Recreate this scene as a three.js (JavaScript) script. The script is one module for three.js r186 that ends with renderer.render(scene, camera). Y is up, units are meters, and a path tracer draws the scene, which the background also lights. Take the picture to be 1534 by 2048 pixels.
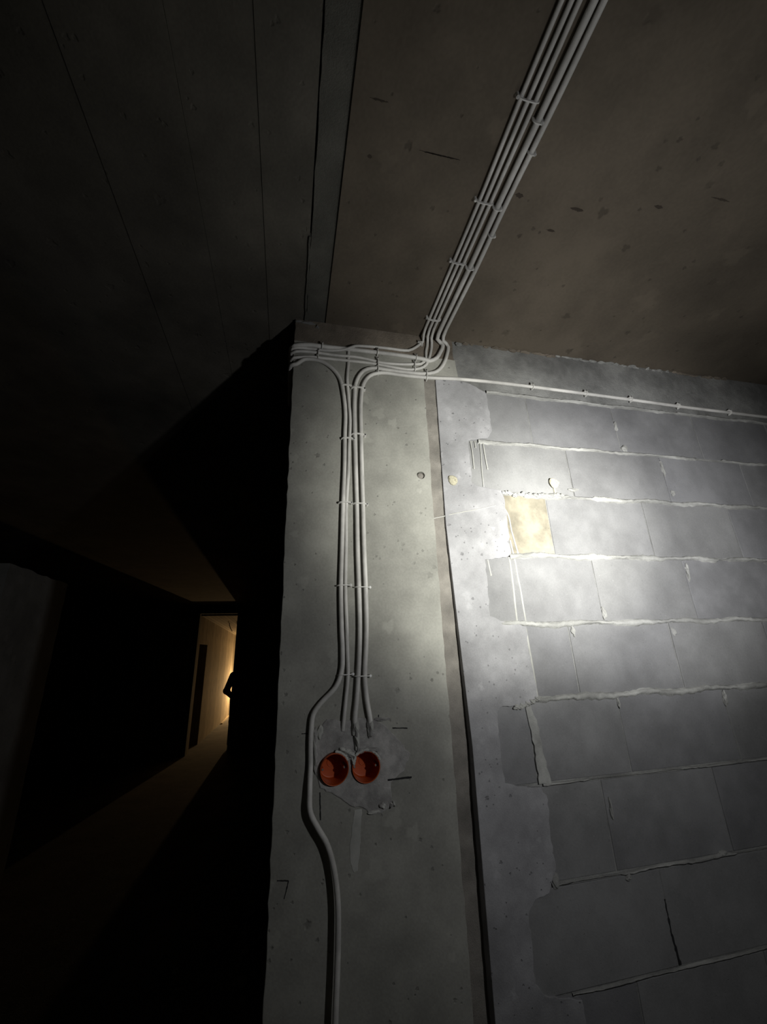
import * as THREE from 'three';
import { mergeGeometries } from 'three/addons/utils/BufferGeometryUtils.js';
import { RoundedBoxGeometry } from 'three/addons/geometries/RoundedBoxGeometry.js';
import { MarchingCubes } from 'three/addons/objects/MarchingCubes.js';
import { RectAreaLightUniformsLib } from 'three/addons/lights/RectAreaLightUniformsLib.js';

// ---------------------------------------------------------------- camera, light, exposure
const EYE = 1.42, CEIL = 2.51;
const scene = new THREE.Scene();
scene.background = new THREE.Color(0x000000);
const camera = new THREE.PerspectiveCamera(2 * Math.atan(1024 / 827) * 180 / Math.PI, 1534 / 2048, 0.02, 60);
camera.position.set(0, EYE, 1.12);
camera.setRotationFromMatrix(new THREE.Matrix4().set(
  0.97546501, -0.04022536, -0.21644844, 0,
  -0.03576075, 0.94115794, -0.33606978, 0,
  0.21723069, 0.33556467, 0.91662816, 0,
  0, 0, 0, 1));
scene.add(camera);
const renderer = new THREE.WebGLRenderer();
renderer.toneMapping = THREE.LinearToneMapping;
renderer.toneMappingExposure = 1.0;
renderer.shadowMap.enabled = true;
RectAreaLightUniformsLib.init();

// the twin-lens hand torch beside the camera: two reflectors side by side splayed a little, a hot spot and a wide weak spill
const TORCH = new THREE.Vector3(0.68, 1.52, 1.0), AIM = new THREE.Vector3(0.86, 1.82, 0);
const beam = (cd, deg, pen, color, side, aimX) => {
  const l = new THREE.SpotLight(color, cd, 0, deg * Math.PI / 180, pen, 2);
  l.position.copy(TORCH).add(new THREE.Vector3(side * 0.022, 0, 0)); l.target.position.set(aimX, AIM.y, 0); l.castShadow = true; l.shadow.radius = 0.8;
  l.shadow.mapSize.set(2048, 2048); l.shadow.camera.near = 0.02;
  l.name = 'torch_beam';
  scene.add(l, l.target);
};
beam(4.9, 33, 1, new THREE.Color(1, 0.995, 0.91), -1, 0.63);
beam(4.3, 33, 1, new THREE.Color(0.985, 0.985, 0.985), 1, 1.10);
beam(3.2, 22, 1, new THREE.Color(1, 0.98, 0.88), -1, 0.86);
beam(1.5, 47, 1, new THREE.Color(0.99, 0.995, 0.96), 1, 0.86);
beam(0.62, 86, 0.5, new THREE.Color(0.98, 0.99, 1), 1, 0.86);

// ---------------------------------------------------------------- helpers
let seed = 20240607;
function rnd() { seed |= 0; seed = seed + 0x6D2B79F5 | 0; let t = Math.imul(seed ^ seed >>> 15, 1 | seed); t = t + Math.imul(t ^ t >>> 7, 61 | t) ^ t; return ((t ^ t >>> 14) >>> 0) / 4294967296; }
const rr = (a, b) => a + (b - a) * rnd();
const V = (x, y, z) => new THREE.Vector3(x, y, z);
const lerp = (a, b, t) => a + (b - a) * t;
const clamp = (v, a, b) => Math.max(a, Math.min(b, v));
function noiseTile(n, period) {               // tileable value noise on a period x period lattice
  const g = new Float32Array(period * period); for (let i = 0; i < g.length; i++) g[i] = rnd();
  const o = new Float32Array(n * n), s = t => t * t * (3 - 2 * t);
  for (let y = 0; y < n; y++) { const v = y / n * period, y0 = Math.floor(v), fy = s(v - y0), y1 = (y0 + 1) % period;
    for (let x = 0; x < n; x++) { const u = x / n * period, x0 = Math.floor(u), fx = s(u - x0), x1 = (x0 + 1) % period;
      o[y * n + x] = lerp(lerp(g[y0 * period + x0], g[y0 * period + x1], fx), lerp(g[y1 * period + x0], g[y1 * period + x1], fx), fy); } }
  return o;
}
function fbm(n, periods, weights) {
  const o = new Float32Array(n * n); let tot = 0;
  periods.forEach((p, i) => { const a = noiseTile(n, p), w = weights[i]; tot += w; for (let k = 0; k < o.length; k++) o[k] += a[k] * w; });
  for (let k = 0; k < o.length; k++) o[k] /= tot;
  return o;
}
function dab(f, n, cx, cy, r, amount, blend = 1) {      // soft edged irregular spot with wrap-around
  const R = Math.ceil(r * 1.4), p1 = rr(0, 6), p2 = rr(0, 6);
  for (let y = -R; y <= R; y++) for (let x = -R; x <= R; x++) {
    const a = Math.atan2(y, x), q = r * (1 + 0.22 * Math.sin(3 * a + p1) + 0.15 * Math.sin(5 * a + p2)), d = Math.hypot(x, y);
    if (d > q) continue; const i = ((cy + y + n) % n) * n + (cx + x + n) % n;
    f[i] = lerp(f[i], amount, blend * clamp((q - d) / (q * 0.35), 0, 1));
  }
}
function tex(f, n, lo, hi, srgb, tint) {                 // field 0..1 to a grey (or tinted) texture
  const d = new Uint8Array(n * n * 4);
  for (let i = 0; i < n * n; i++) { const v = clamp(lerp(lo, hi, f[i]), 0, 1); const t = tint ? tint(i) : [1, 1, 1];
    d[i * 4] = 255 * v * t[0]; d[i * 4 + 1] = 255 * v * t[1]; d[i * 4 + 2] = 255 * v * t[2]; d[i * 4 + 3] = 255; }
  const t = new THREE.DataTexture(d, n, n); t.wrapS = t.wrapT = THREE.RepeatWrapping; t.magFilter = THREE.LinearFilter; t.minFilter = THREE.LinearMipmapLinearFilter; t.generateMipmaps = true;
  if (srgb) t.colorSpace = THREE.SRGBColorSpace; t.needsUpdate = true; return t;
}
function rep(t, s) { const c = t.clone(); c.repeat.set(1 / s, 1 / s); c.needsUpdate = true; return c; }   // uv are metres: one tile every s metres
function material(rgb, o = {}) {
  const m = new THREE.MeshStandardMaterial({ color: new THREE.Color().setRGB(...rgb), roughness: o.rough ?? 0.92, metalness: o.metal ?? 0 });
  if (o.map) m.map = o.map; if (o.bump) { m.bumpMap = o.bump; m.bumpScale = o.bumpScale ?? 0.002; }
  return m;
}
function metricUV(g) {                                   // uv in metres from the dominant axis of every face
  if (g.index) g = g.toNonIndexed(); g.computeVertexNormals === undefined;
  const p = g.attributes.position, uv = new Float32Array(p.count * 2), a = V(0, 0, 0), b = V(0, 0, 0), c = V(0, 0, 0);
  for (let i = 0; i < p.count; i += 3) {
    a.fromBufferAttribute(p, i); b.fromBufferAttribute(p, i + 1); c.fromBufferAttribute(p, i + 2);
    const n = b.clone().sub(a).cross(c.clone().sub(a)), x = Math.abs(n.x), y = Math.abs(n.y), z = Math.abs(n.z);
    [a, b, c].forEach((q, k) => { const [u, v] = z >= x && z >= y ? [q.x, q.y] : x >= y ? [q.z, q.y] : [q.x, q.z]; uv[(i + k) * 2] = u; uv[(i + k) * 2 + 1] = v; });
  }
  g.setAttribute('uv', new THREE.BufferAttribute(uv, 2)); return g;
}
const used = {};
function numbered(n) { const k = used[n] = (used[n] ?? -1) + 1; return k ? `${n}_${String(k).padStart(3, '0')}` : n; }
function mesh(name, g, m, parent) { const o = new THREE.Mesh(g, m); o.name = parent ? name : numbered(name); o.castShadow = o.receiveShadow = true; (parent ?? scene).add(o); return o; }
function tag(o, label, category, group) { o.userData.label = label; o.userData.category = category; if (group) o.userData.group = group; return o; }
function struct(o, label, category = 'wall') { o.userData.kind = 'structure'; o.userData.label = label; o.userData.category = category; return o; }
function group(name, x = 0, y = 0, z = 0) { const o = new THREE.Group(); o.name = numbered(name); o.position.set(x, y, z); scene.add(o); return o; }
const boxG = (x0, x1, y0, y1, z0, z1) => metricUV(new THREE.BoxGeometry(x1 - x0, y1 - y0, z1 - z0).translate((x0 + x1) / 2, (y0 + y1) / 2, (z0 + z1) / 2));
function rough(points, step, amp, keep = () => false) {  // subdivide a closed outline and make its edges uneven
  const o = []; points.forEach((p, i) => { const q = points[(i + 1) % points.length], L = Math.hypot(q[0] - p[0], q[1] - p[1]), n = Math.max(1, Math.round(L / step)), straight = keep(p, q);
    for (let k = 0; k < n; k++) { const t = k / n, a = straight || k === 0 ? 0 : amp; o.push([lerp(p[0], q[0], t) + rr(-a, a), lerp(p[1], q[1], t) + rr(-a, a)]); } });
  return o;
}
function slab(points, z0, z1, { holes = [], bevel = 0 } = {}) {
  const s = new THREE.Shape(points.map(p => new THREE.Vector2(...p)));
  for (const [x, y, r] of holes) { const h = new THREE.Path(); h.absarc(x, y, r, 0, Math.PI * 2, true); s.holes.push(h); }
  const g = new THREE.ExtrudeGeometry(s, { depth: z1 - z0 - 2 * bevel, bevelEnabled: bevel > 0, bevelThickness: bevel, bevelSize: bevel, bevelOffset: -bevel, bevelSegments: 2, curveSegments: 32 });
  g.translate(0, 0, z0 + bevel); return metricUV(g);
}
const spline = (pts, closed = false) => new THREE.CatmullRomCurve3(pts, closed, 'centripetal');
const tube = (pts, r, seg, rad = 10) => new THREE.TubeGeometry(spline(pts), seg ?? pts.length * 8, r, rad, false);

// ---------------------------------------------------------------- textures
const N = 1024;
const fine = fbm(N, [8, 32, 96, 256, 512], [0.8, 0.7, 0.6, 0.8, 0.7]);
const cloudy = fbm(N, [4, 9, 21, 47, 300], [1, 0.9, 0.6, 0.35, 0.35]);
const pitted = Float32Array.from(cloudy); const pits = Float32Array.from(fine, v => 0.55 + 0.45 * v);
for (let i = 0; i < 260; i++) { const x = Math.floor(rnd() * N), y = Math.floor(rnd() * N), r = rr(1.2, 4.2) * (rnd() < 0.1 ? 2.2 : 1), k = rr(0.3, 0.8); dab(pitted, N, x, y, r, 0.02, k); dab(pits, N, x, y, r, 0.0, 0.8); }
for (let i = 0; i < 26; i++) { const x = Math.floor(rnd() * N), y = Math.floor(rnd() * N); dab(pitted, N, x, y, rr(8, 26), 0.95, 0.25); }
const smooth = Float32Array.from(cloudy), smoothB = Float32Array.from(fine, v => 0.5 + 0.5 * v);
for (let i = 0; i < 130; i++) { const x = Math.floor(rnd() * N), y = Math.floor(rnd() * N), r = rr(0.8, 2.6); dab(smooth, N, x, y, r, 0.0, rr(0.2, 0.6)); dab(smoothB, N, x, y, r, 0, 0.7); }
for (let i = 0; i < 200; i++) { const x = Math.floor(rnd() * N), y = Math.floor(rnd() * N); dab(smooth, N, x, y, rr(0.8, 2.2), 1, 0.5); }
const streak = new Float32Array(N * N); { const a = noiseTile(N, 64), b = noiseTile(N, 200), c = fbm(N, [4, 8, 16], [1, 1, 1]); const row = 5 * N; for (let y = 0; y < N; y++) for (let x = 0; x < N; x++) streak[y * N + x] = 0.4 * a[row + x] + 0.25 * b[row + x] + 0.35 * c[y * N + x]; }
const T = {
  pitC: tex(pitted, N, 0.66, 1.12, true), pitB: tex(pits, N, 0, 1), smC: tex(smooth, N, 0.74, 1.1, true), smB: tex(smoothB, N, 0, 1),
  clC: tex(cloudy, N, 0.6, 1.15, true), fiB: tex(fine, N, 0, 1), stC: tex(streak, N, 0.45, 1.25, true),
};
const M = {
  column: material([0.47, 0.465, 0.42], { map: rep(T.pitC, 1.1), bump: rep(T.pitB, 1.1), bumpScale: 0.0018 }),
  infill: material([0.465, 0.462, 0.478], { map: rep(T.pitC, 0.62), bump: rep(T.pitB, 0.62), bumpScale: 0.0022 }),
  chase: material([0.36, 0.335, 0.30], { map: rep(T.clC, 0.5), bump: rep(T.fiB, 0.35), bumpScale: 0.002 }),
  blocks: [[0.268, 0.268, 0.276], [0.28, 0.28, 0.285], [0.255, 0.255, 0.264], [0.29, 0.29, 0.291]].map((c, i) => material(c, { map: rep(T.smC, 0.7 + 0.13 * i), bump: rep(T.smB, 0.45 + 0.05 * i), bumpScale: 0.0015 })),
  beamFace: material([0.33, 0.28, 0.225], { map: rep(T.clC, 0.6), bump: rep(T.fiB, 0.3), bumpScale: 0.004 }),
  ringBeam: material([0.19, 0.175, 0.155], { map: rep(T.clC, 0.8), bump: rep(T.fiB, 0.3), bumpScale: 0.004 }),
  yellow: material([0.35, 0.318, 0.245], { map: rep(T.clC, 0.3), bump: rep(T.smB, 0.4), bumpScale: 0.0015 }),
  bed: material([0.36, 0.36, 0.35], { map: rep(T.clC, 0.5), bump: rep(T.fiB, 0.3), bumpScale: 0.003 }),
  mortar: material([0.47, 0.47, 0.45], { map: rep(T.clC, 0.4), bump: rep(T.fiB, 0.3), bumpScale: 0.002 }),
  drip: material([0.58, 0.58, 0.545], { map: rep(T.smC, 0.3) }),
  plaster: material([0.56, 0.545, 0.53], { map: rep(T.clC, 0.17), bump: rep(T.fiB, 0.16), bumpScale: 0.002 }),
  orange: material([0.50, 0.085, 0.016], { rough: 0.4 }),
  foam: material([0.80, 0.75, 0.56], { map: rep(T.smC, 0.1), bump: rep(T.fiB, 0.1), bumpScale: 0.002 }),
  cable: material([0.82, 0.805, 0.77], { rough: 0.55, map: rep(T.smC, 0.35) }),
  clip: material([0.74, 0.73, 0.70], { rough: 0.5 }),
  steel: material([0.42, 0.42, 0.42], { rough: 0.4, metal: 1 }),
  ink: material([0.012, 0.012, 0.013], { rough: 0.8 }),
  slabRight: material([0.215, 0.178, 0.135], { map: rep(T.pitC, 1.7), bump: rep(T.pitB, 1.7), bumpScale: 0.002 }),
  slabStrip: material([0.19, 0.185, 0.16], { map: rep(T.clC, 0.9), bump: rep(T.fiB, 0.5), bumpScale: 0.002 }),
  slabLeft: material([0.19, 0.174, 0.145], { map: rep(T.clC, 1.3), bump: rep(T.pitB, 1.4), bumpScale: 0.002 }),
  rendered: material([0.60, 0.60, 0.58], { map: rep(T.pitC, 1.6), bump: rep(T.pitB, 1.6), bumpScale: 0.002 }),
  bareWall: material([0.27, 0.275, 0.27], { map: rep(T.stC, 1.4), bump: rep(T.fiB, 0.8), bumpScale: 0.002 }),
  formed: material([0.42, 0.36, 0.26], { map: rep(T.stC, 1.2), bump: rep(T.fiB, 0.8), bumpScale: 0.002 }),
  floor: material([0.20, 0.195, 0.18], { map: rep(T.clC, 1.1), bump: rep(T.pitB, 0.8), bumpScale: 0.006 }),
  pit: material([0.07, 0.055, 0.042]),
  rubble: material([0.36, 0.355, 0.34], { map: rep(T.clC, 0.3) }),
  dark: material([0.02, 0.02, 0.022], { rough: 0.9 }),
};

// ---------------------------------------------------------------- the room
const floor = struct(group('floor'), 'dusty dark concrete floor of the unfinished rooms', 'floor');
mesh('screed', boxG(-6.2, 3.1, -0.2, 0, -17, 3.5), M.floor, floor);
const ceiling = struct(group('ceiling'), 'bare concrete ceiling of brown and dark cast slabs', 'ceiling');
mesh('concrete_slab', boxG(0.087, 3.1, CEIL, CEIL + 0.2, -0.3, 3.5), M.slabRight, ceiling);
mesh('joint_strip', slab(rough([[0.022, -3.5], [0.087, -3.5], [0.087, 7.5], [0.022, 7.5]], 0.03, 0.0015), 0, 0.2).rotateX(Math.PI / 2).translate(0, CEIL + 0.206, 0), M.slabStrip, ceiling);
[[-0.1015, 0.018, 0], [-0.2545, -0.1025, 0.002], [-0.4545, -0.2555, 0], [-1.9, -0.4555, 0.002], [-6.2, -1.901, 0]].forEach(([a, b, d]) => mesh('concrete_slab', boxG(a, b, CEIL + d, CEIL + 0.2, -7.6, 3.5), M.slabLeft, ceiling));
mesh('ridge', slab(rough([[0.016, -3.5], [0.0215, -3.5], [0.0215, 0.3], [0.016, 0.3]], 0.02, 0.0018), 0, 0.02).rotateX(Math.PI / 2).translate(0, CEIL + 0.014, 0), M.slabStrip, ceiling);
[[0.528, 0.506, 0.012, 0.006], [0.695, 0.504, 0.02, 0.004], [0.905, 0.552, 0.014, 0.004], [0.66, 0.44, 0.014, 0.003], [0.142, 0.516, 0.006, 0.004], [0.142, 0.62, 0.02, 0.002], [0.3, 0.55, 0.05, 0.0015], [1.05, 0.6, 0.03, 0.002]].forEach(([x, z, a, b]) => mesh('pit_mark', slab(rough([[x - a, -z], [x - a * 0.3, -z - b], [x + a * 0.5, -z - b * 0.8], [x + a, -z], [x + a * 0.4, -z + b], [x - a * 0.5, -z + b * 0.7]], 0.004, 0.0012), -0.0006, 0.01).rotateX(-Math.PI / 2).translate(0, CEIL, 0), M.pit, ceiling));
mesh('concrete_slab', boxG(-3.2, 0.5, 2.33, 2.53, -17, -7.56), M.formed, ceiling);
struct(mesh('wall_right', boxG(2.9, 3.1, 0, CEIL, -0.3, 3.5), M.rendered), 'plain rendered wall beside the block wall');
struct(mesh('wall_back', boxG(-6.2, 3.1, 0, CEIL, 3.3, 3.5), M.rendered), 'plain rendered wall facing the block wall');
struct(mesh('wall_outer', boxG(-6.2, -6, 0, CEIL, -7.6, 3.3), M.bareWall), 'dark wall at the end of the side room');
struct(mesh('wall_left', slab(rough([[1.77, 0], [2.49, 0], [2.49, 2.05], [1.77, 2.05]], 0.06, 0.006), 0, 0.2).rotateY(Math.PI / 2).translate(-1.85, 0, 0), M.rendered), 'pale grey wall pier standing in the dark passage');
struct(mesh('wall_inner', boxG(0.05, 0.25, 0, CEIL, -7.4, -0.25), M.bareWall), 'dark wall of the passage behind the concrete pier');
{
  const d = struct(group('wall_far'), 'dark far wall holding the lit doorway');
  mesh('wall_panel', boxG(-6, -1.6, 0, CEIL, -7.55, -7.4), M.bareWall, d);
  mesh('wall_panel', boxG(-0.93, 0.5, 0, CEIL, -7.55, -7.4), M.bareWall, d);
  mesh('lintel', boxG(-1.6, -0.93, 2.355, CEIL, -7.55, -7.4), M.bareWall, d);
  const f = struct(group('wall_corridor'), 'warm lit board-marked concrete wall beyond the doorway');
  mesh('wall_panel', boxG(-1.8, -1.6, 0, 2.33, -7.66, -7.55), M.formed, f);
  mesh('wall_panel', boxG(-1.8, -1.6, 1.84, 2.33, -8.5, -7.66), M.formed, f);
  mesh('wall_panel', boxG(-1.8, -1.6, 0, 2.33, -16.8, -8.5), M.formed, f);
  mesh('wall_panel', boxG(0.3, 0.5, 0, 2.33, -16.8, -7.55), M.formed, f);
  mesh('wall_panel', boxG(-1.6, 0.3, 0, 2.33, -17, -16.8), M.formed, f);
  mesh('wall_panel', boxG(-3.2, -3, 0, 2.33, -9.4, -7.55), M.bareWall, f);
  mesh('wall_panel', boxG(-3, -1.8, 0, 2.33, -9.4, -9.2), M.bareWall, f);
}

// ---------------------------------------------------------------- the concrete and block wall
const wall = struct(group('wall_front'), 'concrete pier and grey block wall with a vertical chase');
const SOCK = [[0.121, 1.183], [0.197, 1.181]];
const HOLE = [0.389, 1.959];
const colShape = rough([[-0.015, 0], [0.417, 0], [0.420, 1.2], [0.421, 1.8], [0.425, 2.325], [0.553, 2.333], [0.549, 2.42], [-0.015, 2.42]], 0.025, 0.0016, (p, q) => p[1] === q[1] && p[1] === 0);
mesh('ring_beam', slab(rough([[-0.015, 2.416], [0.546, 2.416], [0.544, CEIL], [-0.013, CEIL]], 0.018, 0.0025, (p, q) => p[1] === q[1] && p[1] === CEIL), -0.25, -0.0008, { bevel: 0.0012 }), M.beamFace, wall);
const colHoles = [...SOCK.map(([x, y]) => [x, y, 0.0335]), [...HOLE, 0.0125]];
mesh('concrete_pier', slab(colShape, -0.25, 0, { holes: colHoles, bevel: 0.0015 }), M.column, wall);
mesh('backing', boxG(0.3, 2.9, 0, CEIL, -0.28, -0.089), M.bed, wall);
mesh('mortar_bed', boxG(0.5, 2.9, 0, CEIL, -0.1, -0.0075), M.bed, wall);
mesh('tie_hole_plug', metricUV(new THREE.LatheGeometry([[0, -0.003], [0.006, -0.0035], [0.0108, -0.006], [0.0118, -0.02]].map(p => new THREE.Vector2(...p)), 20).rotateX(Math.PI / 2).translate(HOLE[0], HOLE[1], 0)), M.chase, wall);
{ // the chase: shallow at the top, cut deeper towards the floor
  const depth = y => y > 1.9 ? 0.005 : y > 1.5 ? lerp(0.014, 0.005, (y - 1.5) / 0.4) : y > 1.1 ? lerp(0.026, 0.014, (y - 1.1) / 0.4) : 0.028;
  const g = new THREE.BoxGeometry(0.062, 2.345, 0.09, 4, 120, 1).translate(0.445, 1.1725, -0.045), p = g.attributes.position;
  for (let i = 0; i < p.count; i++) if (p.getZ(i) > -0.01) p.setZ(i, -depth(p.getY(i)) + rr(-0.0015, 0.0015));
  g.computeVertexNormals(); mesh('chase_bed', metricUV(g), M.chase, wall);
}
const toothed = [[0.553, 2.333], [0.596, 2.325], [0.65, 2.298], [0.655, 2.265], [0.655, 2.141], [0.635, 2.112], [0.564, 2.096], [0.561, 2.024], [0.559, 1.942], [0.585, 1.931], [0.658, 1.923], [0.665, 1.897], [0.665, 1.821], [0.661, 1.711], [0.642, 1.7], [0.572, 1.692], [0.572, 1.63], [0.566, 1.527], [0.596, 1.514], [0.677, 1.497], [0.673, 1.445], [0.677, 1.378], [0.681, 1.308], [0.663, 1.297], [0.638, 1.289], [0.571, 1.291], [0.555, 1.277], [0.55, 1.224], [0.55, 1.167], [0.553, 1.116], [0.586, 1.106], [0.651, 1.098], [0.666, 1.069], [0.66, 1.016], [0.66, 0.925], [0.634, 0.883], [0.596, 0.875], [0.574, 0.852], [0.57, 0.73], [0.59, 0.708], [0.679, 0.686], [0.684, 0.5], [0.58, 0.48], [0.575, 0.3], [0.66, 0.28], [0.66, 0]];
mesh('concrete_infill', slab(rough([[0.467, 2.333], ...toothed, [0.466, 0], [0.466, 0.69], [0.474, 1.2], [0.457, 1.8]].reverse(), 0.011, 0.0022, (p, q) => Math.max(p[0], q[0]) < 0.48 || p[1] === 0 && q[1] === 0), -0.09, 0.0012, { bevel: 0.0016 }), M.infill, wall);

// rows of blocks: top edge, bottom edge, then the vertical joints from left to right
const ROWY = [CEIL, 2.301, 2.10, 1.912, 1.708, 1.503, 1.302, 1.102, 0.895, 0.695, 0.495, 0.295, 0.095, 0];
const JOINTS = [[0.547, 2.9], [0.56, 0.81, 1.17, 1.545, 1.925, 2.30, 2.68, 2.9], [0.53, 0.932, 1.33, 1.71, 2.09, 2.47, 2.9], [0.60, 0.818, 1.197, 1.575, 1.955, 2.33, 2.71, 2.9],
  [0.54, 0.945, 1.30, 1.68, 2.06, 2.44, 2.9], [0.60, 0.817, 1.179, 1.56, 1.94, 2.32, 2.9], [0.53, 0.648, 0.935, 1.315, 1.70, 2.08, 2.46, 2.9], [0.60, 0.832, 1.20, 1.58, 1.96, 2.34, 2.9],
  [0.53, 0.956, 1.335, 1.715, 2.09, 2.47, 2.9], [0.60, 0.83, 1.21, 1.59, 1.97, 2.35, 2.9], [0.53, 0.95, 1.33, 1.71, 2.09, 2.47, 2.9], [0.60, 0.83, 1.21, 1.59, 1.97, 2.35, 2.9], [0.53, 0.95, 1.33, 1.71, 2.09, 2.47, 2.9]];
JOINTS.forEach((xs, r) => {
  for (let i = 0; i + 1 < xs.length; i++) {
    const y1 = ROWY[r] - (r ? 0.005 : 0), y0 = ROWY[r + 1] + (r < 12 ? 0.005 : 0), x0 = xs[i] + 0.0018, x1 = xs[i + 1] - 0.0018;
    const g = new RoundedBoxGeometry(x1 - x0, y1 - y0, 0.085, 1, 0.002);
    g.rotateY(r ? rr(-0.006, 0.006) : 0).rotateX(r ? rr(-0.008, 0.008) : 0).translate((x0 + x1) / 2, (y0 + y1) / 2, -0.0475 + rr(-0.0015, 0.0015));
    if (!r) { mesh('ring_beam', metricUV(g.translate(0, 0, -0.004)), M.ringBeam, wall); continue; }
    const yellow = r === 3 && i === 0;
    const b = mesh('block', metricUV(g), yellow ? M.yellow : M.blocks[Math.floor(rnd() * 4)], wall);
    if (yellow) b.userData.label = 'yellowish half block';
  }
});
function ribbon(x0, x1, y, h0, h1, proud, gaps = []) {   // a squeezed-out bed joint: uneven edges, rounded face
  h0 *= 1.2; h1 *= 1.2; const n = Math.round((x1 - x0) / 0.012), rows = 5, pos = [], idx = []; let w1 = rr(0, 9), w2 = rr(0, 9);
  for (let i = 0; i <= n; i++) {
    const t = i / n, x = lerp(x0, x1, t), h = lerp(h0, h1, t), dead = gaps.some(([a, b]) => x > a && x < b) ? 0.25 : 1;
    const up = h * (0.46 + 0.14 * Math.sin(x * 31 + w1) + rr(-0.1, 0.1)) * dead, dn = h * (0.5 + 0.2 * Math.sin(x * 23 + w2) + rr(-0.14, 0.14)) * dead;
    for (let k = 0; k < rows; k++) { const s = k / (rows - 1), z = (s === 0 || s === 1) ? -0.012 : (proud * dead + rr(-0.0008, 0.0008)) * (s === 0.5 ? 1 : 0.75) - 0.003; pos.push(x, y + lerp(-dn, up, s), z); }
  }
  for (let i = 0; i < n; i++) for (let k = 0; k < rows - 1; k++) { const a = i * rows + k, b = a + rows; idx.push(a, b, a + 1, a + 1, b, b + 1); }
  const g = new THREE.BufferGeometry(); g.setAttribute('position', new THREE.Float32BufferAttribute(pos, 3)); g.setIndex(idx); g.computeVertexNormals(); return metricUV(g);
}
[[0.655, 2.9, 2.301, 0.013, 0.011, 0.005, [[1.42, 1.48]]], [0.60, 2.9, 2.10, 0.014, 0.012, 0.004, [[1.5, 1.62]]], [0.66, 2.9, 1.912, 0.021, 0.013, 0.006, [[0.9, 1.0]]], [0.655, 2.9, 1.708, 0.022, 0.011, 0.006, [[1.45, 1.5]]], [0.60, 2.9, 1.503, 0.02, 0.014, 0.005, []], [0.67, 2.9, 1.302, 0.022, 0.013, 0.005, []],
  [0.66, 2.9, 1.102, 0.008, 0.007, 0.002, [[0.8, 1.1]]], [0.66, 2.9, 0.895, 0.009, 0.008, 0.003, [[0.7, 0.85], [1.2, 1.35]]], [0.66, 2.9, 0.695, 0.006, 0.006, 0.001, []], [0.66, 2.9, 0.495, 0.006, 0.006, 0.001, []], [0.66, 2.9, 0.295, 0.006, 0.006, 0.001, []], [0.66, 2.9, 0.095, 0.006, 0.006, 0.001, []]]
  .forEach(([x0, x1, y, a, b, p, gp]) => mesh('mortar_joint', ribbon(x0, x1, y, a, b, p, gp), M.mortar, wall));
function lump(x, y, z, sx, sy, sz, amp = 0.25, detail = 3) {
  const g = new THREE.IcosahedronGeometry(1, detail), p = g.attributes.position, a = rr(0, 9), b = rr(0, 9), c = rr(0, 9);
  for (let i = 0; i < p.count; i++) { const X = p.getX(i), Y = p.getY(i), Z = p.getZ(i), k = 1 + amp * (Math.sin(3.1 * X + a) * Math.sin(2.7 * Y + b) + 0.6 * Math.sin(5.3 * Y + c + 3 * X) * Math.sin(4.1 * Z + a)); p.setXYZ(i, X * k * sx, Y * k * sy, Z * k * sz); }
  g.computeVertexNormals(); return metricUV(g.translate(x, y, z));
}
// crumbly squeezed mortar above the yellowish block, and bits in the upright joints
for (let i = 0; i < 15; i++) mesh('mortar_lump', lump(0.675 + i * 0.0145 + rr(-0.004, 0.004), 1.912 + rr(-0.005, 0.004), 0.001, rr(0.006, 0.011), rr(0.005, 0.008), rr(0.004, 0.007), 0.3, 2), M.mortar, wall);
[[0.645, 1.292], [0.662, 1.298], [0.628, 1.288], [0.612, 1.287], [0.677, 1.303]].forEach(([x, y]) => mesh('mortar_lump', lump(x, y, 0.001, 0.009, 0.007, 0.006, 0.3, 2), M.mortar, wall));
[[1.17, 2.21, 0.006, 0.02], [1.185, 2.12, 0.012, 0.012], [1.33, 2.05, 0.007, 0.03], [1.345, 1.95, 0.008, 0.012], [0.95, 1.53, 0.007, 0.018], [1.31, 1.66, 0.006, 0.03], [1.19, 1.47, 0.008, 0.012], [0.83, 1.48, 0.006, 0.014], [1.315, 1.27, 0.007, 0.02], [0.935, 1.28, 0.005, 0.015], [1.16, 0.90, 0.018, 0.007], [0.86, 0.885, 0.008, 0.008], [0.655, 0.905, 0.012, 0.018], [1.36, 0.91, 0.022, 0.008], [0.846, 1.03, 0.004, 0.025], [1.70, 1.71, 0.012, 0.006], [0.93, 1.94, 0.018, 0.006]]
  .forEach(([x, y, sx, sy]) => mesh('mortar_lump', lump(x, y, -0.004, sx, sy, 0.0065, 0.3, 2), M.mortar, wall));
for (let i = 0; i < 34; i++) { const x = 0.6 + i * 0.036 + rr(-0.012, 0.012); mesh('mortar_lump', lump(x, CEIL - rr(0.001, 0.007), -0.007, rr(0.008, 0.024), rr(0.003, 0.008), rr(0.005, 0.010), 0.3, 2), i > 10 && i < 26 ? M.mortar : M.beamFace, wall); }
[[-0.002, 2.499, 0.014, 0.004], [0.03, 2.497, 0.02, 0.005], [0.06, 2.486, 0.005, 0.006], [0.57, 2.495, 0.014, 0.008]].forEach(([x, y, a, b]) => mesh('mortar_lump', lump(x, y, 0, a, b, 0.005, 0.3, 2), M.bed, wall));
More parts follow.
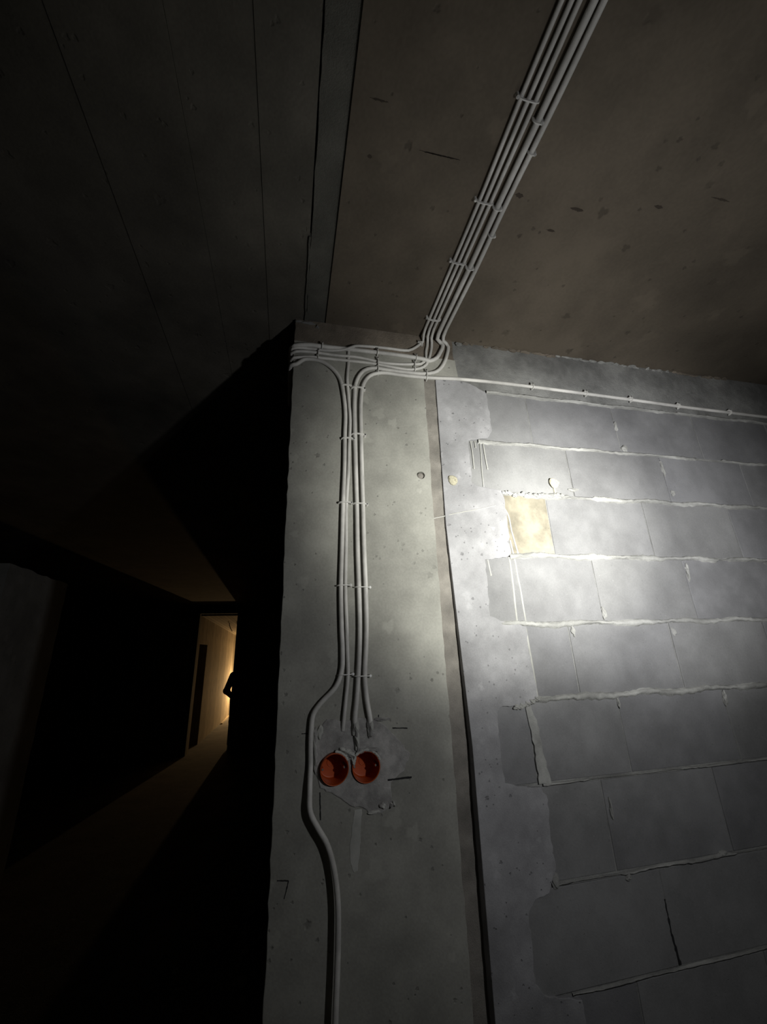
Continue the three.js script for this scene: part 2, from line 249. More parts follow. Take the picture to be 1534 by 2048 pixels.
// mortar drips that ran down the blocks
[[[0.573, 2.095], [0.575, 2.052], [0.574, 1.998]], [[0.588, 2.097], [0.589, 2.076]], [[0.606, 2.100], [0.605, 2.045], [0.601, 1.991], [0.6, 1.935]], [[0.618, 2.102], [0.619, 2.056], [0.622, 1.999]],
  [[0.660, 1.868], [0.673, 1.835], [0.676, 1.788], [0.682, 1.748], [0.687, 1.714]], [[0.666, 1.755], [0.670, 1.716], [0.673, 1.684], [0.674, 1.646], [0.677, 1.601], [0.678, 1.55], [0.679, 1.508]], [[0.655, 1.702], [0.655, 1.653], [0.654, 1.601], [0.652, 1.557], [0.651, 1.508]], [[0.582, 1.698], [0.584, 1.676], [0.587, 1.648]],
  [[0.675, 1.492], [0.677, 1.431], [0.679, 1.378], [0.680, 1.305]]].forEach((d, i) => { const w = [0.0022, 0.0018, 0.0017, 0.0022, 0.0028, 0.003, 0.0034, 0.0026, 0.004][i];
    mesh('mortar_drip', metricUV(tube(d.map(([x, y]) => V(x, y, -0.0042)), w, 30, 7)), M.drip, wall); const e = d[d.length - 1]; mesh('mortar_drip', lump(e[0], e[1], -0.0042, w * 1.25, w * 2, w * 1.2, 0.1, 2), M.drip, wall); });
mesh('mortar_joint', slab(rough([[0.640, 1.292], [0.657, 1.292], [0.668, 1.24], [0.672, 1.19], [0.684, 1.101], [0.648, 1.104], [0.650, 1.17], [0.646, 1.23]].reverse(), 0.012, 0.003), -0.02, -0.0005, { bevel: 0.0012 }), M.mortar, wall);
mesh('mortar_drip', metricUV(tube([[0.42, 1.818, -0.004], [0.45, 1.825, -0.003], [0.482, 1.833, 0.0015], [0.53, 1.844, 0.0015], [0.576, 1.854, 0.0015], [0.63, 1.868, 0.0015]].map(p => V(...p)), 0.0016, 40, 6)), M.drip, wall);
[[0.493, 1.946, 0.0155], [0.856, 1.958, 0.0165]].forEach(([x, y, r]) => { const o = mesh('foam_plug', mergeGeometries([lump(x, y, 0.003, r, r * 1.1, 0.010, 0.1, 4), lump(x + 0.004, y - 0.003, 0.009, r * 0.5, r * 0.5, 0.006, 0.3, 3)]), M.foam, wall); o.userData.label = 'creamy yellow foam plug'; });
mesh('mortar_lump', lump(0.858, 1.932, -0.003, 0.004, 0.012, 0.004, 0.2, 2), M.foam, wall);
// plaster dabs round the two boxes
const patch = rough([[0.084, 1.272], [0.104, 1.29], [0.143, 1.282], [0.181, 1.288], [0.216, 1.283], [0.238, 1.272], [0.254, 1.26], [0.288, 1.223], [0.31, 1.2], [0.291, 1.163], [0.258, 1.143], [0.257, 1.097], [0.231, 1.083], [0.212, 1.082], [0.187, 1.099], [0.159, 1.105], [0.122, 1.13], [0.089, 1.146], [0.08, 1.173], [0.074, 1.225]].reverse(), 0.009, 0.0022);
mesh('plaster_patch', slab(patch, -0.003, 0.0024, { holes: SOCK.map(([x, y]) => [x, y, 0.0342]), bevel: 0.0022 }), M.plaster, wall);
mesh('plaster_smear', slab(rough([[0.168, 1.096], [0.186, 1.096], [0.183, 1.056], [0.18, 1.019], [0.175, 0.981], [0.166, 0.979], [0.158, 0.998], [0.157, 1.031], [0.162, 1.058]].reverse(), 0.008, 0.0014), -0.002, 0.0009, { bevel: 0.0009 }), M.drip, wall);
[[0.172, 1.262, 0.007, 0.02, 0.011], [0.176, 1.236, 0.006, 0.022, 0.008], [0.208, 1.262, 0.007, 0.022, 0.009], [0.078, 1.225, 0.005, 0.04, 0.007], [0.159, 1.209, 0.009, 0.006, 0.006], [0.149, 1.217, 0.012, 0.006, 0.006], [0.21, 1.217, 0.018, 0.004, 0.006], [0.184, 1.214, 0.008, 0.005, 0.006], [0.226, 1.206, 0.007, 0.006, 0.005], [0.232, 1.1, 0.006, 0.006, 0.005], [0.256, 1.098, 0.004, 0.005, 0.005], [0.24, 1.281, 0.02, 0.004, 0.004]]
  .forEach(([x, y, sx, sy, sz]) => mesh('plaster_lump', lump(x, y, 0.003, sx, sy, sz, 0.28, 3), M.plaster, wall));
// whiter plaster left on the cable ends and along the upper rims
[[0.1725, 1.268, 0.0105, 0.022, 0.012], [0.1755, 1.238, 0.0085, 0.026, 0.010], [0.2095, 1.266, 0.008, 0.024, 0.010], [0.0765, 1.228, 0.006, 0.05, 0.008], [0.159, 1.211, 0.011, 0.008, 0.009], [0.146, 1.219, 0.014, 0.007, 0.009], [0.168, 1.196, 0.006, 0.012, 0.008], [0.088, 1.262, 0.006, 0.014, 0.004], [0.245, 1.279, 0.012, 0.003, 0.004], [0.262, 1.100, 0.004, 0.006, 0.005], [0.236, 1.098, 0.006, 0.005, 0.005], [0.214, 1.088, 0.014, 0.004, 0.004]]
  .forEach(([x, y, sx, sy, sz]) => mesh('plaster_lump', lump(x, y, 0.002, sx, sy, sz, 0.3, 3), M.drip, wall));
[[SOCK[0], 0.45, 1.5], [SOCK[1], 0.35, 2.3]].forEach(([[x, y], a, b]) => { const g = new THREE.TorusGeometry(0.0358, 0.0036, 8, 30, b - a).rotateZ(a), p = g.attributes.position; for (let i = 0; i < p.count; i++) p.setXYZ(i, p.getX(i) + rr(-0.0012, 0.0012), p.getY(i) + rr(-0.0012, 0.0012), p.getZ(i) * 1.3); g.computeVertexNormals(); mesh('plaster_rim', metricUV(g.translate(x, y, 0.005)), M.drip, wall); });
// pencil and marker lines for the boxes
[[[0.266, 1.259], [0.305, 1.256], 0.0028], [[0.249, 1.149], [0.309, 1.150], 0.0036], [[0.044, 1.261], [0.082, 1.260], 0.0026], [[0.089, 1.138], [0.091, 1.084], 0.0028], [[0.232, 1.291], [0.231, 1.282], 0.0026], [[0.001, 0.985], [0.025, 0.982], 0.0022], [[0.025, 0.982], [0.017, 0.952], 0.0022]].forEach(([a, b, w]) => {
  const dx = b[0] - a[0], dy = b[1] - a[1], L = Math.hypot(dx, dy), nx = -dy / L * w / 2, ny = dx / L * w / 2;
  mesh('marker_line', slab(rough([[a[0] - nx, a[1] - ny], [b[0] - nx, b[1] - ny], [b[0] + nx, b[1] + ny], [a[0] + nx, a[1] + ny]], 0.004, 0.0005), -0.001, 0.0004).translate(0, 0, a[0] > 0.24 && a[0] < 0.26 ? 0.0021 : 0), M.ink, wall);
});
[[0.952, 0.829, 0.951, 0.76, 0.004], [0.951, 0.76, 0.958, 0.702, 0.006]].forEach(([a, b, c, d, w]) => mesh('open_joint', slab(rough([[a - w / 2, b], [c - w / 2, d], [c + w / 2, d], [a + w / 2, b]], 0.006, 0.0012), -0.02, -0.0035), M.dark, wall));

// ---------------------------------------------------------------- the two orange wiring boxes
SOCK.forEach(([x, y], i) => {
  const o = group('wiring_box', x, y, 0);
  tag(o, i ? 'round orange plastic wiring box beside the drip of plaster, fully sunk into the wall' : 'round orange plastic wiring box next to the bypassing cable, rim tilted out of the plaster', 'wiring box', 'orange wiring boxes');
  const prof = [[0, -0.043], [0.027, -0.043], [0.0305, -0.040], [0.0312, 0.006], [0.0325, 0.0078], [0.0338, 0.0070], [0.0334, 0.003], [0.0328, -0.044], [0, -0.0455]].map(p => new THREE.Vector2(...p));
  mesh('cup', new THREE.LatheGeometry(prof, 48).rotateX(Math.PI / 2), M.orange, o);
  for (const s of [-1, 1]) { const c = mesh('screw_post', new THREE.CylinderGeometry(0.0035, 0.0035, 0.034, 14).rotateX(Math.PI / 2).translate(s * 0.0262, 0, -0.022), M.orange, o); mesh('screw', new THREE.CylinderGeometry(0.0022, 0.0022, 0.002, 12).rotateX(Math.PI / 2).translate(s * 0.0262, 0, -0.0045), M.steel, c); }
  mesh('knockout', new THREE.TorusGeometry(0.009, 0.001, 6, 24).translate(0, 0.004, -0.0425), M.orange, o);
  if (!i) { o.rotation.set(0.05, 0.08, 0); o.position.z = 0.003; }
});

// ---------------------------------------------------------------- cables
const R1 = 0.0048, R2 = 0.0062;                    // thin and thick sheaths
const on = (pts, r) => pts.map(([x, y, z]) => V(x, y, z ?? r + 0.0015));
const toCeil = (x, r, zEnd) => [[x, CEIL - 0.022, 0.016], [x, CEIL - r - 0.003, 0.04], [x, CEIL - r - 0.002, 0.09], ...[0.3, 0.48, 0.69, 0.9, 1.2, 1.6, 2.1, zEnd].map(z => [x + rr(-0.002, 0.002), CEIL - r - 0.0015 - rr(0, 0.002), z])];
const corner = (y, r) => [[-0.015 - r - 0.002, y - 0.004, -0.22], [-0.015 - r - 0.002, y - 0.004, -0.12], [-0.015 - r - 0.003, y - 0.003, -0.03], [-0.019, y - 0.002, 0.002], [-0.004, y, r + 0.002]];
function cable(pts, r, label, grp) { const o = mesh('cable', metricUVtube(tube(on(pts, r), r, pts.length * 9, 12)), M.cable); return tag(o, label, 'cable', grp); }
function metricUVtube(g) { const uv = g.attributes.uv, L = g.parameters.path.getLength(); for (let i = 0; i < uv.count; i++) uv.setXY(i, uv.getX(i) * L, uv.getY(i) * 0.04); return g; }
cable([...corner(2.318, R2), [0.022, 2.341], [0.07, 2.342], [0.106, 2.321], [0.133, 2.285], [0.146, 2.225], [0.152, 2.151], [0.15, 2.079], [0.148, 1.959], [0.144, 1.863], [0.14, 1.713], [0.137, 1.601], [0.139, 1.497], [0.141, 1.447], [0.139, 1.399], [0.125, 1.362], [0.086, 1.324], [0.07, 1.302], [0.066, 1.275], [0.065, 1.236], [0.066, 1.2], [0.065, 1.145, 0.014], [0.067, 1.107, 0.018], [0.084, 1.076, 0.019], [0.102, 1.049, 0.019], [0.113, 1.023, 0.019], [0.122, 0.989, 0.020], [0.128, 0.944, 0.021], [0.129, 0.894, 0.022], [0.127, 0.829, 0.022], [0.123, 0.74, 0.022], [0.121, 0.5, 0.020], [0.124, 0.2, 0.014], [0.125, 0.006, 0.012]], R2,
  'grey cable swerving around the orange wiring boxes and running down to the floor');
cable([[0.165, 2.408, 0.004], [0.164, 2.38, 0.0045], [0.163, 2.345, 0.0045], [0.159, 2.285], [0.163, 2.208], [0.167, 2.135], [0.163, 2.028], [0.161, 1.96], [0.154, 1.848], [0.152, 1.713], [0.150, 1.601], [0.153, 1.497], [0.154, 1.447], [0.155, 1.388], [0.149, 1.328], [0.144, 1.285], [0.142, 1.262, 0.001]], R1,
  'thin grey cable dropping from under the bundle into the plaster above the orange boxes');
cable([...toCeil(0.503, R1, 3.2).reverse(), [0.524, 2.476], [0.515, 2.428], [0.496, 2.384], [0.471, 2.355], [0.432, 2.341], [0.348, 2.337], [0.29, 2.338], [0.245, 2.338], [0.213, 2.322], [0.189, 2.278], [0.182, 2.21], [0.181, 2.1], [0.182, 1.995], [0.184, 1.849], [0.184, 1.713], [0.186, 1.601], [0.187, 1.509], [0.185, 1.446], [0.181, 1.386], [0.176, 1.328], [0.171, 1.287], [0.173, 1.255, 0.003]], R2,
  'grey cable curving off the ceiling, then down to the plaster-coated stub over the boxes');
cable([[2.88, 2.325], [2.4, 2.326], [1.948, 2.324], [1.739, 2.325], [1.483, 2.327], [1.261, 2.332], [1.062, 2.335], [0.838, 2.338], [0.68, 2.338], [0.546, 2.334], [0.434, 2.325], [0.347, 2.323], [0.274, 2.323], [0.236, 2.307], [0.213, 2.272], [0.203, 2.213], [0.201, 2.084], [0.201, 1.98], [0.202, 1.85], [0.203, 1.714], [0.205, 1.601], [0.205, 1.508], [0.202, 1.445], [0.198, 1.385], [0.202, 1.326], [0.208, 1.29], [0.212, 1.262, 0.001]], R2,
  'grey cable running level across the block wall, then bending down to the orange boxes');
cable([...toCeil(0.482, R2 + 0.0008, 3.2).reverse(), [0.504, 2.475], [0.492, 2.440], [0.474, 2.411], [0.449, 2.396], [0.427, 2.396, 0.013], [0.402, 2.400, 0.011], [0.351, 2.404], [0.259, 2.404], [0.148, 2.402], [0.07, 2.4], [0.037, 2.400], ...corner(2.392, R2).reverse()], R2 + 0.0008,
  'thickest grey cable, coming off the ceiling in a round bend to the pier corner');
cable([...toCeil(0.429, R1, 3.2).reverse(), [0.434, 2.485], [0.420, 2.468], [0.405, 2.452], [0.378, 2.433], [0.353, 2.429], [0.311, 2.429], [0.26, 2.428], [0.205, 2.424], [0.186, 2.416, 0.012], [0.172, 2.404, 0.017], [0.15, 2.396, 0.012], [0.10, 2.389], [0.03, 2.387], ...corner(2.384, R1).reverse()], R1,
  'thin grey ceiling cable farthest from the thick one, highest where it meets the wall');
cable([...toCeil(0.445, R1, 3.2).reverse(), [0.448, 2.478], [0.439, 2.436, 0.005], [0.436, 2.403, 0.005], [0.419, 2.383, 0.005], [0.387, 2.375], [0.349, 2.369], [0.275, 2.366], [0.236, 2.372], [0.186, 2.376], [0.119, 2.373], [0.07, 2.374], [0.03, 2.374], ...corner(2.369, R1).reverse()], R1,
  'thin grey cable in the middle of the three strapped on the ceiling');
cable([...toCeil(0.460, R1, 3.2).reverse(), [0.463, 2.470], [0.450, 2.413, 0.005], [0.437, 2.382, 0.005], [0.421, 2.367, 0.005], [0.395, 2.355], [0.361, 2.350], [0.308, 2.353], [0.239, 2.358], [0.148, 2.357], [0.07, 2.355], [0.03, 2.353], ...corner(2.345, R1).reverse()], R1,
  'thin grey cable strapped right beside the thick one on the ceiling');

// clips: a plastic saddle bar over the cables with a nail
const wallM = (x, y, a) => new THREE.Matrix4().makeTranslation(x, y, 0).multiply(new THREE.Matrix4().makeRotationZ(a));          // local x lies across the cable
const ceilM = (x, z, a) => new THREE.Matrix4().makeTranslation(x, CEIL, z).multiply(new THREE.Matrix4().makeRotationX(Math.PI / 2)).multiply(new THREE.Matrix4().makeRotationZ(a));
function clip(mat, half, h, label, grp) {
  const o = group('cable_clip'); tag(o, label, 'cable clip', grp); o.applyMatrix4(mat);
  const path = spline([V(-half, 0, 0.001), V(-half * 0.94, 0, h * 0.7), V(-half * 0.6, 0, h), V(0, 0, h + 0.0006), V(half * 0.6, 0, h), V(half * 0.94, 0, h * 0.7), V(half, 0, 0.001)]);
  const s = new THREE.Shape([[-0.0012, -0.0032], [0.0012, -0.0032], [0.0012, 0.0032], [-0.0012, 0.0032]].map(p => new THREE.Vector2(...p)));
  mesh('saddle', new THREE.ExtrudeGeometry(s, { steps: 26, extrudePath: path }), M.clip, o);
  mesh('nail_boss', new THREE.CylinderGeometry(0.0036, 0.0042, h * 0.9, 12).rotateX(Math.PI / 2).translate(half + 0.0026, 0, h * 0.45), M.clip, o);
  mesh('nail_head', new THREE.CylinderGeometry(0.0026, 0.0026, 0.0016, 12).rotateX(Math.PI / 2).translate(half + 0.0026, 0, h * 0.9 + 0.0006), M.steel, o);
}
const PAIRS = [[0.156, 2.255, 'just below the bend'], [0.158, 2.062, 'second below the bend'], [0.149, 1.851, 'mid-height of the drop'], [0.1445, 1.612, 'below mid-height of the drop'], [0.148, 1.388, 'just above the swerve']];
PAIRS.forEach(([x, y, w]) => clip(wallM(x, y, 0.03), 0.0165, 0.0135, `pale clip over the swerving cable and its thin neighbour, ${w}`, 'clips on the downward cables'));
[[0.1935, 2.25, 'just below the bend'], [0.1915, 2.079, 'second below the bend'], [0.193, 1.849, 'mid-height of the drop'], [0.195, 1.607, 'below mid-height of the drop'], [0.1905, 1.383, 'just above the plaster']].forEach(([x, y, w]) => clip(wallM(x, y, -0.02), 0.0185, 0.0145, `pale clip over both cables ending at the orange boxes, ${w}`, 'clips on the downward cables'));
[[0.838, 2.338], [1.062, 2.335], [1.261, 2.332], [1.483, 2.327], [1.739, 2.325]].forEach(([x, y], i) => clip(wallM(x, y, Math.PI / 2), 0.0078, 0.0145, `small pale clip on the level cable across the block wall, ${['first', 'second', 'third', 'fourth', 'fifth'][i]} from the chase`, 'clips on the level cable'));
[[0.076, 2.400, 'the pier corner, thick cable'], [0.262, 2.404, 'the chase side, thick cable'], [0.399, 2.400, 'the round bend, thick cable']].forEach(([x, y, w]) => clip(wallM(x, y, Math.PI / 2), 0.0088, 0.0165, `small pale clip on the bundle along the wall nearest ${w}`, 'clips on the wall bundle'));
[[0.064, 2.364, 0.017, 0.0128, 'two thin cables near the pier corner'], [0.262, 2.346, 0.030, 0.0145, 'four cables above the box drop'], [0.392, 2.364, 0.019, 0.0128, 'two thin cables by the round bend'], [0.432, 2.333, 0.017, 0.0145, 'two cables above the top of the chase']].forEach(([x, y, hw, h, w]) => clip(wallM(x, y, Math.PI / 2), hw, h, `pale clip strapping ${w}`, 'clips on the wall bundle'));
clip(wallM(0.421, 2.468, Math.PI / 4 + Math.PI / 2), 0.0068, 0.0120, 'small pale clip on the thin cable slanting up to the ceiling', 'clips on the wall bundle');
[0.09, 0.307, 0.479, 0.687].forEach((z, i) => clip(ceilM(0.4445, z, Math.PI), 0.0225, 0.0128, `pale strap over three thin ceiling cables, ${['at the wall corner', 'second from the wall corner', 'third from the wall corner', 'fourth from the wall corner'][i]}`, 'straps on the ceiling cables'));
[0.297, 0.472, 0.658].forEach((z, i) => clip(ceilM(0.482, z, 0), 0.0088, 0.0165, `pale clip on the thick ceiling cable, ${['first', 'second', 'third'][i]} from the wall`, 'clips on the thick ceiling cable'));
[0.40, 0.60].forEach((z, i) => clip(ceilM(0.503, z, 0), 0.0066, 0.0125, `pale clip on the lone thin ceiling cable, ${['nearer to', 'farther from'][i]} the block wall`, 'clips on the lone ceiling cable'));

// ---------------------------------------------------------------- floor debris by the pier corner
{
  const g = []; for (let i = 0; i < 260; i++) { const t = rnd(), x = -0.12 - rr(0, 0.5) * rnd(), z = -lerp(0.9, 3.2, t), s = rr(0.004, 0.018); g.push(lump(x, s * 0.35, z, s * rr(0.8, 1.5), s * 0.6, s * rr(0.8, 1.5), 0.35, 1)); }
  const o = mesh('rubble', mergeGeometries(g), M.rubble); o.userData.kind = 'stuff'; o.userData.label = 'crumbs of mortar strewn on the dark floor beside the pier'; o.userData.category = 'rubble';
}

// ---------------------------------------------------------------- the lit corridor far behind
{
  const L = group('work_lamp', -1.0, 0, -12.9);
  tag(L, 'warm work lamp on a short stand behind the doorway', 'lamp');
  const warm = new THREE.Color(1, 0.64, 0.30);
  for (let k = 0; k < 3; k++) { const a = k * 2.094 + 0.4; mesh('leg', tube([V(0, 0.42, 0), V(Math.cos(a) * 0.16, 0.012, Math.sin(a) * 0.16)], 0.009, 6, 8), M.dark, L); }
  mesh('pole', new THREE.CylinderGeometry(0.011, 0.011, 0.34, 12).translate(0, 0.55, 0), M.dark, L);
  mesh('socket', new THREE.CylinderGeometry(0.02, 0.016, 0.05, 16).translate(0, 0.74, 0), M.dark, L);
  const glow = new THREE.MeshStandardMaterial({ color: 0xffffff, emissive: warm, emissiveIntensity: 6, roughness: 0.5 });
  mesh('bulb', new THREE.SphereGeometry(0.035, 20, 14).translate(0, 0.795, 0), glow, L);
  const pl = new THREE.PointLight(warm, 8.0, 0, 2); pl.position.set(0, 0.795, 0); pl.castShadow = true; pl.shadow.radius = 1.5; pl.name = 'lamp_light'; L.add(pl);
  const b = mesh('timber_batten', boxG(-0.022, 0.022, 0, 0.03, -0.9, 0.9), material([0.62, 0.52, 0.36], { rough: 0.8, map: rep(T.stC, 0.4) })); b.position.set(-1.565, 0, -12.3); b.rotation.y = 0.02; tag(b, 'pale timber batten lying at the foot of the warm lit wall', 'batten');
  [[-1.28, -9.1, 0.0], [-1.12, -9.15, 1]].forEach(([x, z, k]) => { const o = mesh('hanging_wire', tube([V(x, 2.33, z), V(x + 0.01, 2.27, z - 0.01), V(x + 0.045, 2.19, z), V(x + 0.075, 2.15 - 0.02 * k, z)], 0.008, 24, 8), M.dark); tag(o, k ? 'black wire hanging from the warm lit ceiling beside the door jamb' : 'black wire hanging from the warm lit ceiling, clear of the door jamb', 'wire'); });
}
// a person in dark clothes half hidden by the door jamb, one hand on the hip
{
  const O = V(-0.82, 0, -7.86);
  function field(lo, hi, res, bones, k) {
    const mc = new MarchingCubes(res, new THREE.MeshStandardMaterial(), false, false, 200000); mc.isolation = 0;
    const sz = hi.clone().sub(lo), p = V(0, 0, 0), q = V(0, 0, 0), ab = V(0, 0, 0);
    const pre = bones.map(([a, b, ra, rb, s]) => ({ a: V(...a), ab: V(...b).sub(V(...a)), ra, rb, s: s ?? [1, 1, 1] }));
    for (let z = 0; z < res; z++) for (let y = 0; y < res; y++) for (let x = 0; x < res; x++) {
      p.set(lo.x + sz.x * x / res, lo.y + sz.y * y / res, lo.z + sz.z * z / res); let d = 1e3;
      for (const b of pre) { q.copy(p).sub(b.a); const l = b.ab.lengthSq(), t = l ? clamp(q.dot(b.ab) / l, 0, 1) : 0; ab.copy(b.ab).multiplyScalar(t); q.sub(ab); q.set(q.x * b.s[0], q.y * b.s[1], q.z * b.s[2]);
        const e = q.length() - lerp(b.ra, b.rb, t), h = clamp(0.5 + 0.5 * (d - e) / k, 0, 1); d = lerp(d, e, h) - k * h * (1 - h); }
      mc.field[x + y * res + z * res * res] = -d;
    }
    mc.update(); const n = mc.count, g = new THREE.BufferGeometry(), pos = new Float32Array(n * 3);
    for (let i = 0; i < n; i++) { pos[i * 3] = lo.x + sz.x * (mc.positionArray[i * 3] + 1) / 2; pos[i * 3 + 1] = lo.y + sz.y * (mc.positionArray[i * 3 + 1] + 1) / 2; pos[i * 3 + 2] = lo.z + sz.z * (mc.positionArray[i * 3 + 2] + 1) / 2; }
    g.setAttribute('position', new THREE.BufferAttribute(pos, 3)); g.computeVertexNormals(); return g;
  }
  const body = [
    [[0, 0.92, 0], [0, 1.12, 0], 0.135, 0.125, [1, 1, 1.35]], [[0, 1.12, 0], [0, 1.32, 0.01], 0.13, 0.15, [0.95, 1, 1.35]], [[-0.12, 1.38, 0], [0.12, 1.38, 0], 0.07, 0.07], [[0, 1.38, 0], [0, 1.5, -0.01], 0.058, 0.052],
    [[-0.09, 0.92, 0], [-0.105, 0.5, -0.01], 0.095, 0.062], [[-0.105, 0.5, -0.01], [-0.115, 0.1, 0.02], 0.062, 0.045], [[0.09, 0.92, 0], [0.105, 0.5, -0.01], 0.095, 0.062], [[0.105, 0.5, -0.01], [0.115, 0.1, 0.02], 0.062, 0.045],
    [[-0.115, 0.045, 0.03], [-0.125, 0.035, -0.15], 0.042, 0.036], [[0.115, 0.045, 0.03], [0.125, 0.035, -0.15], 0.042, 0.036],
    [[-0.17, 1.37, 0], [-0.275, 1.08, 0.06], 0.06, 0.046], [[-0.275, 1.08, 0.06], [-0.155, 0.945, -0.05], 0.046, 0.034], [[0.17, 1.37, 0], [0.23, 1.08, 0.02], 0.06, 0.046], [[0.23, 1.08, 0.02], [0.24, 0.84, -0.03], 0.046, 0.034]];
  const hand = (w, d, side) => { const o = []; const P = (a, b, c) => [w[0] + a, w[1] + b, w[2] + c];
    o.push([w, P(d[0] * 0.08, d[1] * 0.08, d[2] * 0.08), 0.026, 0.03, [1, 1, 1]]);
    [0.070, 0.080, 0.076, 0.062].forEach((L, i) => { const c = (i - 1.5) * 0.019; const k0 = P(d[0] * 0.085, d[1] * 0.085, d[2] * 0.085 + c), k1 = [k0[0] + d[0] * L * 0.55, k0[1] + d[1] * L * 0.55, k0[2] + d[2] * L * 0.55], k2 = [k1[0] + (d[0] * 0.7 + side * 0.5) * L * 0.5, k1[1] + (d[1] * 0.8) * L * 0.5, k1[2] + d[2] * L * 0.5]; o.push([k0, k1, 0.0095, 0.009], [k1, k2, 0.009, 0.0075]); });
    const t0 = P(d[0] * 0.03, d[1] * 0.03, d[2] * 0.03 - 0.024), t1 = [t0[0] + d[0] * 0.035, t0[1] + d[1] * 0.035, t0[2] - 0.028], t2 = [t1[0] + d[0] * 0.03 + side * 0.008, t1[1] + d[1] * 0.03, t1[2] - 0.006]; o.push([t0, t1, 0.012, 0.0105], [t1, t2, 0.0105, 0.009]); return o; };
  const h1 = hand([-0.155, 0.945, -0.05], [0.35, -0.93, -0.1], 1), h2 = hand([0.24, 0.84, -0.03], [0.05, -0.99, -0.08], -1);
  const head = [[[0, 1.50, -0.01], [0, 1.54, -0.015], 0.052, 0.055], [[0, 1.625, 0.012], [0, 1.64, 0.005], 0.088, 0.086, [1.12, 1, 1]], [[0, 1.565, -0.045], [0, 1.60, -0.04], 0.052, 0.06, [1.05, 1, 1]], [[0, 1.612, -0.092], [0, 1.590, -0.108], 0.010, 0.013], [[-0.082, 1.612, 0.01], [-0.084, 1.585, 0.004], 0.014, 0.011], [[0.082, 1.612, 0.01], [0.084, 1.585, 0.004], 0.014, 0.011], [[-0.02, 1.561, -0.09], [0.02, 1.561, -0.09], 0.008, 0.008], [[-0.032, 1.636, -0.082], [-0.016, 1.634, -0.088], 0.011, 0.011], [[0.032, 1.636, -0.082], [0.016, 1.634, -0.088], 0.011, 0.011]];
  const person = group('person', O.x, O.y, O.z); person.scale.setScalar(0.9);
  tag(person, 'person in dark work clothes standing in the lit doorway with a hand on the hip', 'person');
  const skin = material([0.32, 0.19, 0.13], { rough: 0.6 }), cloth = material([0.03, 0.032, 0.036]), trousers = material([0.035, 0.034, 0.034]), hair = material([0.02, 0.015, 0.012]);
  const g = mergeGeometries([field(V(-0.42, -0.03, -0.3), V(0.42, 1.6, 0.3), 80, body, 0.035), field(V(-0.14, 1.46, -0.15), V(0.14, 1.76, 0.15), 64, head, 0.018), field(V(-0.26, 0.74, -0.16), V(-0.06, 1.0, 0.06), 56, h1, 0.006), field(V(0.16, 0.62, -0.14), V(0.34, 0.9, 0.08), 56, h2, 0.006)]);
  mesh('body', g, skin, person);
  mesh('jacket', field(V(-0.42, 0.7, -0.3), V(0.42, 1.55, 0.3), 72, [
    [[0, 0.80, 0], [0, 1.12, 0], 0.160, 0.142, [0.95, 1, 1.3]], [[0, 1.12, 0], [0, 1.32, 0.01], 0.145, 0.165, [0.95, 1, 1.32]], [[-0.12, 1.38, 0], [0.12, 1.38, 0], 0.082, 0.082], [[0, 1.4, 0], [0, 1.46, -0.005], 0.066, 0.064],
    [[-0.17, 1.37, 0], [-0.275, 1.08, 0.06], 0.075, 0.062], [[-0.275, 1.08, 0.06], [-0.175, 0.966, -0.033], 0.062, 0.048], [[0.17, 1.37, 0], [0.23, 1.08, 0.02], 0.075, 0.062], [[0.23, 1.08, 0.02], [0.239, 0.87, -0.026], 0.062, 0.048]], 0.03), cloth, person);
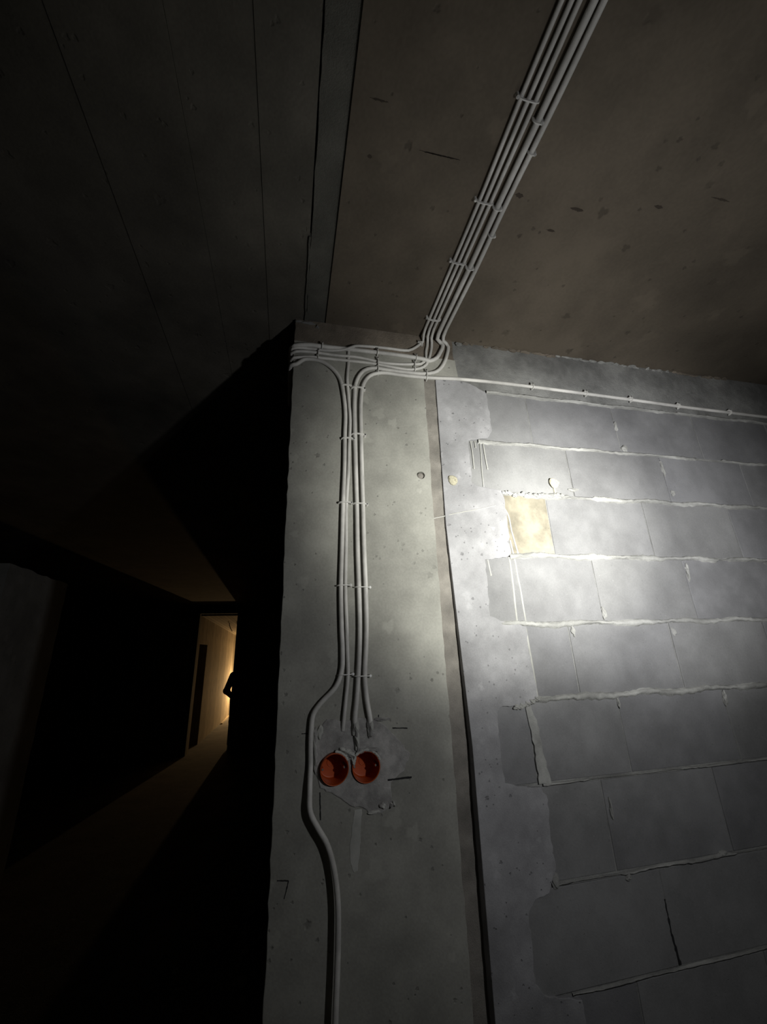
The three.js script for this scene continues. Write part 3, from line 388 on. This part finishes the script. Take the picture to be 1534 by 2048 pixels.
  mesh('trousers', field(V(-0.3, 0.02, -0.25), V(0.3, 1.0, 0.25), 72, [[[0, 0.86, 0], [0, 0.95, 0], 0.150, 0.148, [1, 1, 1.3]], [[-0.09, 0.9, 0], [-0.105, 0.5, -0.01], 0.108, 0.082], [[-0.105, 0.5, -0.01], [-0.115, 0.09, 0.02], 0.082, 0.072], [[0.09, 0.9, 0], [0.105, 0.5, -0.01], 0.108, 0.082], [[0.105, 0.5, -0.01], [0.115, 0.09, 0.02], 0.082, 0.072]], 0.025), trousers, person);
  for (const s of [-1, 1]) mesh('shoe', field(V(s * 0.12 - 0.09, -0.02, -0.25), V(s * 0.12 + 0.09, 0.16, 0.13), 40, [[[s * 0.115, 0.06, 0.045], [s * 0.117, 0.07, 0.0], 0.052, 0.05], [[s * 0.115, 0.042, 0.03], [s * 0.127, 0.034, -0.16], 0.046, 0.042, [1, 1.2, 1]]], 0.02), M.dark, person);
  mesh('hair', field(V(-0.14, 1.5, -0.15), V(0.14, 1.78, 0.15), 48, [[[0, 1.655, 0.018], [0, 1.662, 0.006], 0.092, 0.09, [1.1, 1, 1]], [[0, 1.60, 0.05], [0, 1.56, 0.05], 0.055, 0.045, [0.9, 1, 1]]], 0.02), hair, person);
}

// ---------------------------------------------------------------- the torch itself, held beside the camera
{
  const o = group('hand_torch', TORCH.x, TORCH.y, TORCH.z); tag(o, 'black twin-lens hand torch shining on the block wall', 'torch');
  o.quaternion.setFromUnitVectors(V(0, 0, -1), AIM.clone().sub(TORCH).normalize());
  mesh('housing', new RoundedBoxGeometry(0.098, 0.056, 0.06, 3, 0.01).translate(0, 0, 0.046), M.dark, o);
  mesh('grip', new THREE.CapsuleGeometry(0.015, 0.09, 6, 16).translate(0, -0.075, 0.055), M.dark, o);
  for (const side of [-1, 1]) {
    const b = mesh('reflector', new THREE.LatheGeometry([[0.006, 0.018], [0.014, 0.008], [0.0195, 0.0], [0.0215, 0.0], [0.0215, 0.02], [0.006, 0.02]].map(p => new THREE.Vector2(...p)), 28).rotateX(Math.PI / 2).translate(side * 0.022, 0, 0.008), M.steel, o);
    mesh('lens', new THREE.CircleGeometry(0.019, 28).rotateY(Math.PI).translate(side * 0.022, 0, 0.012), new THREE.MeshStandardMaterial({ color: 0xffffff, emissive: 0xffffff, emissiveIntensity: 4 }), b);
  }
  mesh('switch', new THREE.CylinderGeometry(0.005, 0.005, 0.004, 16).translate(0, 0.029, 0.05), M.steel, o);
}
renderer.render(scene, camera);
